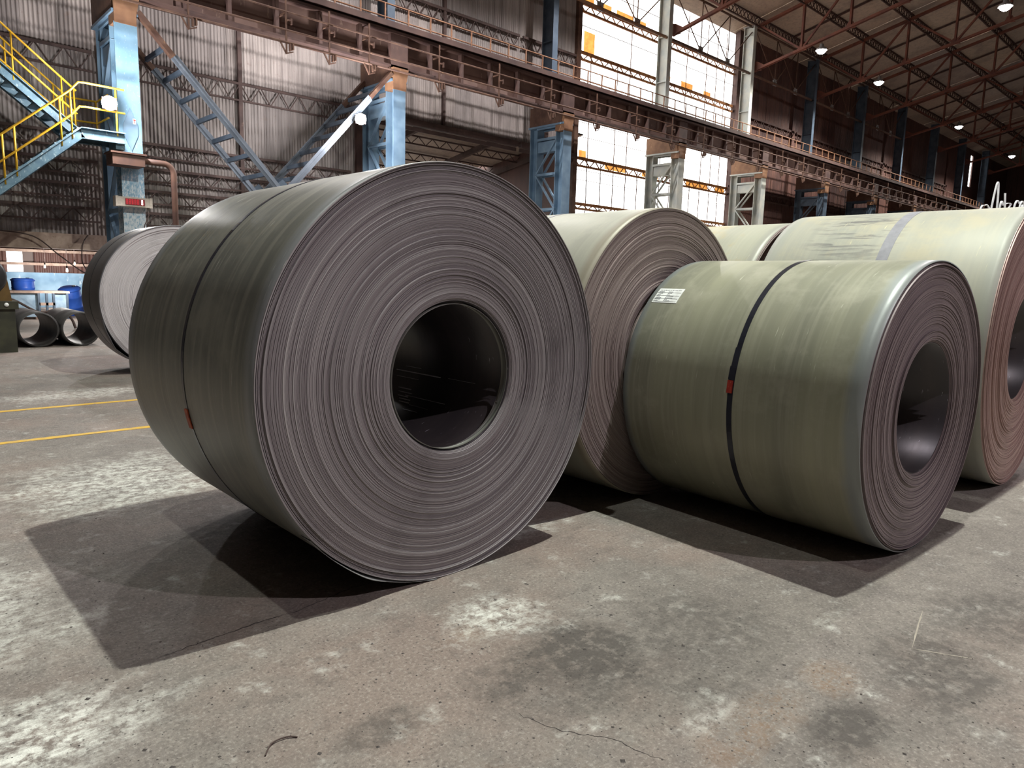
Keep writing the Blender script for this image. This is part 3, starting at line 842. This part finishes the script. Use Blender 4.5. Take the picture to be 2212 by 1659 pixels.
# ------------------------------------------------------------------ steel coils
def coil(label, u, v, R, r, L, ang, side, edge, layers, seed, tele=.006, seg=192, loose=8, back_full=False):
    rnd = random.Random(seed)
    t = thing('steel_coil', label, 'steel coil', (u, v, 0), ang, 'steel coils on the floor')
    ctr = (0, 0, R)
    dr = (R-r)/layers
    # axial stand-out of every wrap (negative = towards the viewer's end)
    base, off = 0.0, []
    for i in range(layers):
        base = base*.80 + rnd.uniform(-1,1)*tele*.34
        o = base + rnd.uniform(-1,1)*tele*.35
        if rnd.random() < .08: o -= tele*.75
        if i >= layers-loose: o += rnd.choice((-1,1))*rnd.uniform(.2,1.0)*tele*1.3
        if i < 3: o += (3-i)*tele*1.1
        off.append(o)
    ph = [(rnd.uniform(0,6.28), rnd.choice((1,2,3)), rnd.uniform(0,.15)*tele) for _ in range(layers)]
    rings = []
    for i in range(layers):
        r0 = r + i*dr
        gap = .30 if i >= layers-loose else .16
        dep = .012 if i >= layers-loose else .004
        rings += [(r0 + dr*.02, i, 0), (r0 + dr*(1-gap), i, 0), (r0 + dr*(1-gap*.75), i, dep), (r0 + dr*.985, i, dep)]
    vs = []
    cs = [(math.cos(2*PI*k/seg), math.sin(2*PI*k/seg)) for k in range(seg)]
    for rr, i, dp in rings:
        p0, kk, am = ph[i]; oo = off[i] + dp
        for k in range(seg):
            c_, s_ = cs[k]
            vs.append((rr*c_, oo + am*math.sin(kk*2*PI*k/seg + p0), rr*s_))
    fs = []
    for a in range(len(rings)-1):
        A, B = a*seg, (a+1)*seg
        for k in range(seg-1):
            fs.append((A+k, A+k+1, B+k+1, B+k))
        fs.append((A+seg-1, A, B, B+seg-1))
    mb = MB(); mb.v = vs; mb.f = fs; mb.sm = [False]*len(fs)
    mb.build('wound_edge', edge, t, ctr, fix=False)
    mb = MB(); mb.lathe([(r, L), (r+(R-r)*.3, L+.004), (r+(R-r)*.6, L-.004), (R, L)], 96, 'Y', False)
    mb.build('wound_edge', edge, t, ctr, fix=False)
    # outer wrap with a slight crown and thickness
    prof = [(R-.006, -.004), (R, -.004), (R+.002, .05), (R+.001, L*.25), (R+.0025, L*.5), (R+.001, L*.78), (R+.002, L-.05), (R, L+.003), (R-.006, L+.003)]
    mb = MB(); mb.lathe(prof, 160, 'Y', True); mb.build('outer_wrap', side, t, ctr, fix=False)
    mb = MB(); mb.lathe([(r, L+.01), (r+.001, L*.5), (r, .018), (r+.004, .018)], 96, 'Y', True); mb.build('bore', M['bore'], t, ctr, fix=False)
    return t, ctr
def band(t, ctr, R, y, w, mat, name='strap', th=.003, a0=0, a1=360, skew=0.0, n=120):
    vs, fs = [], []
    for i in range(n+1):
        a = math.radians(a0 + (a1-a0)*i/n); yy = y + skew*math.sin(a*1.0)
        c_, s_ = math.cos(a), math.sin(a)
        for q_, yo in ((R+.002,-w/2),(R+.002+th,-w/2),(R+.002+th,w/2),(R+.002,w/2)):
            vs.append((q_*c_, yy+yo, q_*s_))
    for i in range(n):
        A = i*4
        for j in range(4):
            fs.append((A+j, A+(j+1)%4, A+4+(j+1)%4, A+4+j))
    mb = MB(); mb.add(vs, fs, False)
    return mb.build(name, mat, t, ctr)
def patch(t, ctr, R, y0, y1, a0, a1, mat, name, th=.004, n=8, up=.002, parent=None):
    vs, fs = [], []
    for i in range(n+1):
        a = math.radians(a0 + (a1-a0)*i/n); c_, s_ = math.cos(a), math.sin(a)
        for q_, yy in ((R+up,y0),(R+up+th,y0),(R+up+th,y1),(R+up,y1)):
            vs.append((q_*c_, yy, q_*s_))
    for i in range(n):
        A = i*4
        for j in range(4): fs.append((A+j, A+(j+1)%4, A+4+(j+1)%4, A+4+j))
    fs += [(0,1,2,3), (n*4+3, n*4+2, n*4+1, n*4)]
    mb = MB(); mb.add(vs, fs, False)
    return mb.build(name, mat, parent or t, ctr if parent is None else None)

M['tailsheet'] = coil_side('inner_tail_sheet', srgb(120,122,112), srgb(96,96,90), srgb(140,142,132), srgb(120,120,116), srgb(200,200,196), 2.0, .38)
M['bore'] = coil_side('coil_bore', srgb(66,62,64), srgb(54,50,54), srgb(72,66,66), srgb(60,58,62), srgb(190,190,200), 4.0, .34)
sA = coil_side('coil_dark_olive', srgb(112,112,106), srgb(92,92,87), srgb(134,131,122), srgb(128,130,133), srgb(206,204,196), 1.0, .40, L=1.72, streak=.65)
sB = coil_side('coil_pale_grey', srgb(158,158,146), srgb(142,142,130), srgb(168,166,152), srgb(140,132,116), srgb(206,202,170), 7.0, .5, L=1.75)
sD = coil_side('coil_olive_green', srgb(160,160,138), srgb(130,131,116), srgb(172,170,152), srgb(142,150,154), srgb(222,222,204), 11.0, .40, L=1.617)
sE = coil_side('coil_weathered', srgb(164,163,150), srgb(146,147,137), srgb(172,169,154), srgb(156,158,150), srgb(206,198,160), 17.0, .55, srgb(176,168,142), 1.78, True)
sC = coil_side('coil_light_grey', srgb(172,172,156), srgb(154,154,140), srgb(184,182,164), srgb(150,150,142), srgb(214,210,190), 23.0, .5, srgb(176,158,112), 1.8)
sF = coil_side('coil_far_dark', srgb(104,102,104), srgb(88,86,90), srgb(112,108,108), srgb(110,110,116), srgb(190,188,186), 31.0, .4, L=1.0)
eA = coil_edge('edge_grey', srgb(112,106,110), srgb(154,148,151), srgb(206,202,203), 2.0)
eB = coil_edge('edge_brown', srgb(118,106,105), srgb(158,144,141), srgb(196,184,180), 5.0)
eD = coil_edge('edge_brown_dark', srgb(106,97,100), srgb(148,136,138), srgb(190,178,177), 9.0)
eE = coil_edge('edge_pink_lit', srgb(138,112,107), srgb(184,156,149), srgb(222,200,192), 13.0)  # pinkish light falling on this end is put into the edge colour
eF = coil_edge('edge_pale', srgb(170,164,168), srgb(200,194,198), srgb(222,218,222), 17.0)

cA, kA = coil('large dark steel coil in front, facing right', 2.205, 2.764, 1.041, .378, 1.72, 0.0, sA, eA, 128, 3, .006, 224, 9)
band(cA, kA, 1.041, .815, .030, M['strap'], skew=.0)
mb = MB(); mb.lathe([(.366, .012), (.369, .012), (.372, .06), (.369, .06)], 80, 'Y', True)
mb.build('inner_tail', M['tailsheet'], cA, (-.002, 0, 1.041-.002), fix=False)
patch(cA, kA, 1.041, .80, .84, -170, -164.5, M['orange'], 'seal', .008)
# bright scratches along the inside of the bore
M['scratch'] = plain('bare_scratch', (.55,.55,.58,1), .35, .3)
for ya, yb, an, wd in ((.59,1.06,-15.7,.5),(.80,1.04,-21.6,.22),(.80,.96,-10.7,.2),(.27,.52,-15.1,.16),(.455,.86,-39.2,.3),(.57,.76,-48.2,.22),(.63,.78,-54.3,.2),(.83,.97,-32.6,.5),(.77,.88,-46.7,.5),(.82,.93,-40.7,.45),(.80,.95,-36.5,.4),(.78,.90,-43.5,.4)):
    patch(cA, kA, .378, ya, yb, an-wd, an+wd, M['scratch'], 'scratch', .0008, 2, -.003)
# torn outer wrap under the rim
def lip(t, ctr, R, a0, a1, y0, y1, lift, mat, name, n=40, seed=1):
    rnd = random.Random(seed); vs, fs = [], []
    for i in range(n+1):
        s = i/n; a = math.radians(a0 + (a1-a0)*s)
        q_ = R + .002 + lift*math.sin(PI*s)**1.5*(1 + .15*math.sin(17*s)); c_, s_ = math.cos(a), math.sin(a)
        yy = y0 + .012*math.sin(9*s+1) + rnd.uniform(-.003,.003)
        for qq, yv in ((q_, yy), (q_+.003, yy), (R+.004, y1), (R+.001, y1)):
            vs.append((qq*c_, yv, qq*s_))
    for i in range(n):
        A = i*4
        for j in range(4): fs.append((A+j, A+(j+1)%4, A+4+(j+1)%4, A+4+j))
    mb = MB(); mb.add(vs, fs, True)
    return mb.build(name, mat, t, ctr)
lip(cA, kA, 1.041, -140, -96, -.012, .09, .010, sA, 'loose_wrap', seed=2)

cB, kB = coil('pale grey coil standing behind the big dark coil', 4.287, 2.945, 1.03, .381, 1.75, 0.0, sB, eB, 96, 5, .008, 192, 4)
band(cB, kB, 1.03, .9, .03, M['tape'])
cD, kD = coil('olive green coil in front on the right with white label', 4.547, 1.30, .853, .383, 1.575, -.054, sD, eD, 74, 8, .008, 192, 7)
band(cD, kD, .853, .757, .034, M['strap'])
patch(cD, kD, .853, .742, .782, 165.5, 171, M['strap'], 'strap_lap', .006)
patch(cD, kD, .853, .745, .781, 171.2, 176.2, M['red'], 'seal', .009)
patch(cD, kD, .853, .74, .776, 158, 166, M['strap'], 'strap_lap', .007)
lab = patch(cD, kD, .853, 1.337, 1.540, 130.7, 139.5, M['white'], 'paper_label', .002)
mb = MB()
rl_ = random.Random(4)
def textbar(y0, y1, a, th=.45):
    th = min(th, .20)
    vs = []
    for aa in (a-th/2, a+th/2):
        c_, s_ = math.cos(math.radians(aa)), math.sin(math.radians(aa))
        for q_ in (.853+.0035, .853+.0055): 
            vs += [(q_*c_, y0, q_*s_), (q_*c_, y1, q_*s_)]
    mb.add(vs, [(0,1,3,2),(4,6,7,5),(0,4,5,1),(2,3,7,6),(0,2,6,4),(1,5,7,3)])
y = 1.525
while y > 1.36:
    w = rl_.uniform(.010,.026); textbar(y-w, y, 131.9, .5); y -= w + .006
for k, a in enumerate((132.9, 133.9, 134.8, 135.7, 136.6, 137.5, 138.3)):
    y = 1.528
    w = rl_.uniform(.022,.05); textbar(y-w, y, a, .42)
    y = 1.450; w = rl_.uniform(.015,.06)
    for q_ in range(int(w/.012)+1): textbar(y-.010, y, a, .48); y -= .0125
    if k % 2 == 0: textbar(1.345, 1.535, a+.5, .06)
M['ink'] = plain('grey_ink', (.30,.31,.33,1), .7)
mb.build('label_print', M['ink'], lab)
# loose tail of the outer wrap lying along the floor
vs, fs = [], []
for i in range(25):
    s = i/24; yv = .10 + 1.25*s
    out = -.16 - .05*math.sin(PI*s) - .02*math.sin(7*s)
    zc = -.853
    for x_, z_ in ((-.05, zc+.006), (out*.6, zc+.012), (out, zc+.022+.012*math.sin(5*s)), (out, zc+.018+.012*math.sin(5*s)), (out*.6, zc+.008), (-.05, zc+.003)):
        vs.append((x_, yv, z_))
for i in range(24):
    A = i*6
    for j in range(6): fs.append((A+j, A+(j+1)%6, A+6+(j+1)%6, A+6+j))
MB().add(vs, fs, True).build('loose_tail', sD, cD, kD)

cE, kE = coil('weathered yellowish coil with grey band at the right edge', 6.80, 1.315, 1.10, .40, 1.78, 0.0, sE, eE, 84, 12, .010, 192, 5)
band(cE, kE, 1.10, .81, .085, M['tape'], 'grey_band', .002)
cC, kC = coil('light grey coil partly hidden behind two other coils', 6.82, 3.22, 1.075, .40, 1.8, 0.0, sC, eB, 60, 14, .012, 160, 6)
cF, kF = coil('distant coil at left with bright white lit end', 3.70, 11.32, 1.105, .40, 1.0, 0.0, sF, eF, 70, 16, .010, 160, 3)
band(cF, kF, 1.105, .55, .03, M['strap'])
lip(cF, kF, 1.105, -165, -118, -.02, .5, .05, sF, 'loose_wrap', seed=5)

# ------------------------------------------------------------------ left background: machine stand, pipes, bench, drums
ms = thing('machine_stand', 'dark green machine stand with ochre bearing at left edge', 'machine', (1.62, 15.45, 0))
MB().box((-.55,0,0), (.57,.6,.80)).build('body', M['green'], ms)
MB().box((-.60,-.05,.78), (.62,.62,.92)).build('top_plate', M['green'], ms)
MB().prism([(-.25,.92),(.55,.92),(.50,1.30),(-.2,1.30)], .1, .6, 'Y').build('bearing_block', M['ochre'], ms)
MB().lathe([(.0,-.25),(.30,-.25),(.34,-.2),(.34,1.2),(0,1.2)], 32, 'Y', True, (.12,0,1.36)).build('roller', M['black'], ms)
MB().lathe([(0,-.012),(.035,-.012),(.035,.0),(0,.0)], 12, 'Y', True, (.44,-.055,.86)).build('round_plate', M['white'], ms)
for i, (u, lab) in enumerate(((2.66,'left dark hollow pipe lying on floor beside the machine'), (3.37,'right dark hollow pipe lying on floor beside the coil'))):
    t = thing('steel_pipe', lab, 'pipe', (u, 16.25 - .05*i, 0), .0, 'hollow pipes on the floor')
    R_, r_, Ln = .342, .312, 1.8
    MB().lathe([(r_,0),(R_,0),(R_,Ln),(r_,Ln)], 48, 'Y', True).build('outer_shell', M['darkpipe'], t, (0,0,R_), fix=False)
    MB().lathe([(r_,Ln),(r_,0)], 48, 'Y', True).build('inner_wall', M['darkpipe'], t, (0,0,R_), fix=False)
bn = thing('work_bench', 'pale blue metal bench with dusty plank top behind pipes', 'bench', (4.2, 25.0, 0))
MB().box((-.95,0,.78), (.75,1.0,.84)).build('bench_top', M['plank'], bn)
MB().box((-.9,.05,.08), (-.05,.10,.78)).build('side_panel', M['bench'], bn)
MB().box((.35,.05,.08), (.72,.10,.78)).build('side_panel', M['bench'], bn)
for x in (-.9, -.05, .15, .33, .68):
    MB().box((x-.03,.0,0), (x+.03,.08,.78)).build('leg', M['blue_dark'], bn)
for x in (-.9, .68):
    MB().box((x-.03,.9,0), (x+.03,.98,.78)).build('leg', M['blue_dark'], bn)
MB().box((-.05,.0,.42), (.35,.06,.50)).build('cross_rail', M['plank'], bn)
def drum(loc, label, tilt=None):
    t = thing('plastic_drum', label, 'drum', loc)
    if tilt: t.rotation_euler = tilt
    MB().lathe([(0,0),(.26,0),(.30,.04),(.30,.28),(.315,.30),(.30,.33),(.30,.62),(.315,.64),(.30,.67),(.30,.9),(.27,.94),(0,.94)], 32).build('barrel', M['drum'], t)
    MB().lathe([(.31,.86),(.325,.87),(.325,.90),(.31,.91)], 32).build('rim_ring', M['drum'], t)
    MB().lathe([(.0,.96),(.05,.96),(.05,.94)], 12, o=(.14,.05,0)).build('bung', M['black'], t)
drum((4.02, 26.6, 0), 'upright blue plastic drum behind the bench')
tb = MB().box((3.6,25.2,0),(4.5,27.1,.25)).build('drum_pallet', M['plank']); tag(tb, 'low wooden pallet under the upright blue drum', 'pallet')
for o in list(COL.objects):
    if o.name.startswith('plastic_drum') and o.parent is None: o.location.z = .25
drum((5.45, 27.0, .02), 'blue plastic drum leaning at the blue wall, right of bench', (math.radians(14), math.radians(-10), 0))
def cable(pts, label, r=.018):
    P_ = []
    for i in range(len(pts)-1):
        p0 = Vector(pts[max(0,i-1)]); p1 = Vector(pts[i]); p2 = Vector(pts[i+1]); p3 = Vector(pts[min(len(pts)-1,i+2)])
        for k in range(6):
            s = k/6
            P_.append(.5*((2*p1)+(p2-p0)*s+(2*p0-5*p1+4*p2-p3)*s*s+(3*p1-p0-3*p2+p3)*s**3))
    P_.append(Vector(pts[-1]))
    o = MB().tube(P_, r, 6).build('cable', M['cable']); tag(o, label, 'cable')
cable([(2.9,22.6,2.46),(3.7,22.5,2.35),(4.3,22.5,1.85),(4.9,22.5,1.40),(5.6,22.5,1.32),(6.2,22.5,1.7),(6.4,22.6,2.3)], 'brown cable sagging under the wall beam behind the pipes')
cable([(5.0,22.6,2.46),(4.85,22.55,2.2),(4.8,22.5,1.75),(4.9,22.5,1.5)], 'short cable hanging from the wall beam beside far coil', .014)
cable([(2.4,20.6,.9),(2.9,20.6,.75),(3.4,20.6,.45),(3.8,20.7,.5),(4.1,20.8,.3),(4.2,20.8,.02)], 'dark hose drooping to the floor behind the pipes', .03)

# ------------------------------------------------------------------ bright scrap strips behind the right coil
rs = random.Random(9)
def ribbon(pts, w, label):
    pts = [Vector(p) for p in pts]; P_ = []
    for i in range(len(pts)-1):
        p0 = pts[max(0,i-1)]; p1 = pts[i]; p2 = pts[i+1]; p3 = pts[min(len(pts)-1,i+2)]
        for k in range(8):
            s = k/8
            P_.append(.5*((2*p1)+(p2-p0)*s+(2*p0-5*p1+4*p2-p3)*s*s+(3*p1-p0-3*p2+p3)*s**3))
    P_.append(pts[-1])
    vs, fs = [], []
    wd = Vector((.6,-.8,0)).normalized()
    for i, p in enumerate(P_):
        tdir = (P_[min(i+1,len(P_)-1)] - P_[max(i-1,0)]).normalized()
        nn = tdir.cross(wd); nn = nn.normalized()*.003 if nn.length > .05 else Vector((0,0,.003))
        vs += [p - wd*w/2 - nn, p + wd*w/2 - nn, p + wd*w/2 + nn, p - wd*w/2 + nn]
    for i in range(len(P_)-1):
        A = i*4
        for j in range(4): fs.append((A+j, A+(j+1)%4, A+4+(j+1)%4, A+4+j))
    o = MB().add(vs, fs, True).build('steel_strip', M['strip']); tag(o, label, 'scrap strip', 'scrap strips behind the right coil')
U0, Vq = 10.2, 2.26
sh = [('tall pointed loop of bright scrap strip above the right coil', [(0,.9,0),(.02,.75,1.4),(.1,.60,2.62),(.16,.52,2.60),(.2,.48,1.3),(.3,.4,0)]),
      ('straight bright scrap strip leaning left above the right coil', [(.35,.05,0),(.28,.10,1.4),(.12,.30,2.68)]),
      ('small curled bright strip beside the pointed loop', [(.1,.6,0),(.15,.45,1.9),(.2,.35,2.35),(.3,.22,2.42),(.26,.28,2.25),(.1,.48,2.05)]),
      ('bright curl low among the scrap strips', [(.5,-.1,0),(.4,-.05,1.8),(.42,-.12,2.30),(.5,-.2,2.22),(.6,-.3,1.9)]),
      ('bright strip rising at the right edge among scrap', [(.8,-.7,0),(.75,-.55,1.9),(.95,-.60,2.45),(1.2,-.70,2.60)]),
      ('bent bright strip crossing the scrap at the right edge', [(.6,-.25,0),(.62,-.3,1.9),(.7,-.5,2.28),(.9,-.8,2.36),(1.1,-1.0,2.1)]),
      ('wide bright strip lying left in the scrap', [(-.1,1.1,0),(.0,.95,1.6),(.08,.8,2.36),(.15,.65,2.1)])]
sh += [('thin bright strip arching near the right edge', [(1.4,-.2,0),(1.4,-.2,1.9),(1.45,-.2,2.45),(1.5,-.3,2.5),(1.55,-.4,2.3),(1.6,-.5,1.8)]),
       ('short bright strip end sticking up in the scrap', [(.3,.2,0),(.32,.15,1.9),(.4,.0,2.42)]),
       ('bright strip curling over beside the straight one', [(.2,.0,0),(.25,-.05,1.9),(.35,-.2,2.34),(.5,-.4,2.40),(.6,-.55,2.2)])]
for lab_, pts in sh:
    ribbon([(U0+x, Vq+y_*.36, z_ if z_ < 1.5 else 2.55+(z_-2.25)*.42) for x, y_, z_ in pts], .022, lab_)

# ------------------------------------------------------------------ floor marks and litter
for v, lab_ in ((9.10,'upper yellow floor line, farther from the camera'), (7.43,'lower yellow floor line, nearer to the camera')):
    t = NT('worn_yellow_line'); n_ = t.noise(t.new('NewGeometry').outputs['Position'], 9, 6, .7)
    mat = t.done(t.mix(t.step(n_, .52, .68), srgb(204,164,58), srgb(160,140,104)), .7)
    b = MB(); vs, fs = [], []
    rr = random.Random(int(v*10)); N = 160
    for i in range(N+1):
        uu = -14 + 40*i/N
        a_, c_ = v - .045 + rr.uniform(-.008,.008), v + .045 + rr.uniform(-.008,.008)
        vs += [(uu,a_,.0005),(uu,c_,.0005),(uu,a_,.003),(uu,c_,.003)]
    for i in range(N):
        A = 4*i
        fs += [(A+2,A+6,A+7,A+3),(A,A+1,A+5,A+4),(A,A+4,A+6,A+2),(A+1,A+3,A+7,A+5)]
    b.add(vs, fs); o = b.build('floor_line', mat); tag(o, lab_, 'floor marking', 'yellow floor lines')
M['crack'] = plain('crack_dirt', srgb(50,44,44), .9)
M['scrape'] = plain('pale_scrape', srgb(158,150,138), .8)
def crack(pts, w, mat, seed, name='crack'):
    rc = random.Random(seed); Q = []
    for (a, b_), (c_, d_) in zip(pts, pts[1:]):
        for k in range(7):
            q_ = k/7; jt = .006 if name == 'crack' else .0004; Q.append((a+(c_-a)*q_ + rc.uniform(-jt,jt), b_+(d_-b_)*q_ + rc.uniform(-jt,jt)))
    Q.append(pts[-1]); vs, fs = [], []
    for i, (x_, y_) in enumerate(Q):
        x2, y2 = Q[min(i+1,len(Q)-1)]; x1, y1 = Q[max(i-1,0)]
        dx, dy = x2-x1, y2-y1; l_ = math.hypot(dx, dy) or 1
        ww = w*rc.uniform(.3,1.0)*min(1, .25+4*min(i, len(Q)-1-i)/len(Q))
        vs += [(x_-dy/l_*ww, y_+dx/l_*ww, .0008), (x_+dy/l_*ww, y_-dx/l_*ww, .0008)]
    for i in range(len(Q)-1): fs.append((2*i, 2*i+1, 2*i+3, 2*i+2))
    MB().add(vs, fs).build(name, mat, floor)
crack([(.77,2.86),(.9,2.87),(1.03,2.88),(1.22,2.89),(1.39,2.88),(1.55,2.91),(1.71,2.94),(1.89,2.92)], .0035, M['crack'], 1)
crack([(1.63,1.65),(1.66,1.52),(1.71,1.44),(1.78,1.33),(1.79,1.24),(1.82,1.16)], .0018, M['crack'], 2)
crack([(.9,1.75),(1.05,1.62),(1.12,1.45),(1.25,1.38)], .0014, M['crack'], 3)
crack([(3.68,.97),(3.53,.94),(3.25,.88)], .004, M['scrape'], 4, 'scrape')
crack([(3.24,.88),(3.3,.77),(3.36,.66)], .004, M['scrape'], 5, 'scrape')
rg = random.Random(21)
b = MB()
for i in range(2600):
    dd = rg.uniform(1.2, 5.2); aa = HEAD*0 + rg.uniform(-.2, 1.62)
    uu, vv = dd*math.cos(aa), dd*math.sin(aa)
    if (.95 < uu < 3.4 and 2.6 < vv < 4.7) or (3.1 < uu < 8 and .9 < vv < 5.2): continue
    s_ = rg.choice((.0014,.002,.002,.0028,.0028,.0045))*rg.uniform(.7,1.4)
    rot = rg.uniform(0,PI); cx, sx = math.cos(rot)*s_*rg.uniform(1,2.2), math.sin(rot)*s_
    h_ = s_*rg.uniform(.4,.8)
    p = [(uu+cx,vv+sx,0),(uu-sx,vv+cx,0),(uu-cx,vv-sx,0),(uu+sx,vv-cx,0),(uu+.2*cx,vv,h_)]
    b.add(p, [(0,1,4),(1,2,4),(2,3,4),(3,0,4)])
M['grit'] = plain('dark_grit', srgb(66,60,58), .8)
o = b.build('floor_grit', M['grit']); o['kind'] = 'stuff'; tag(o, 'dark grit and scale chips scattered over the concrete floor', 'grit')
cable([(.86,2.02,.003),(.90,2.06,.006),(.95,2.06,.006),(.98,2.04,.003)], 'small bent wire lying on the floor in front', .0025)
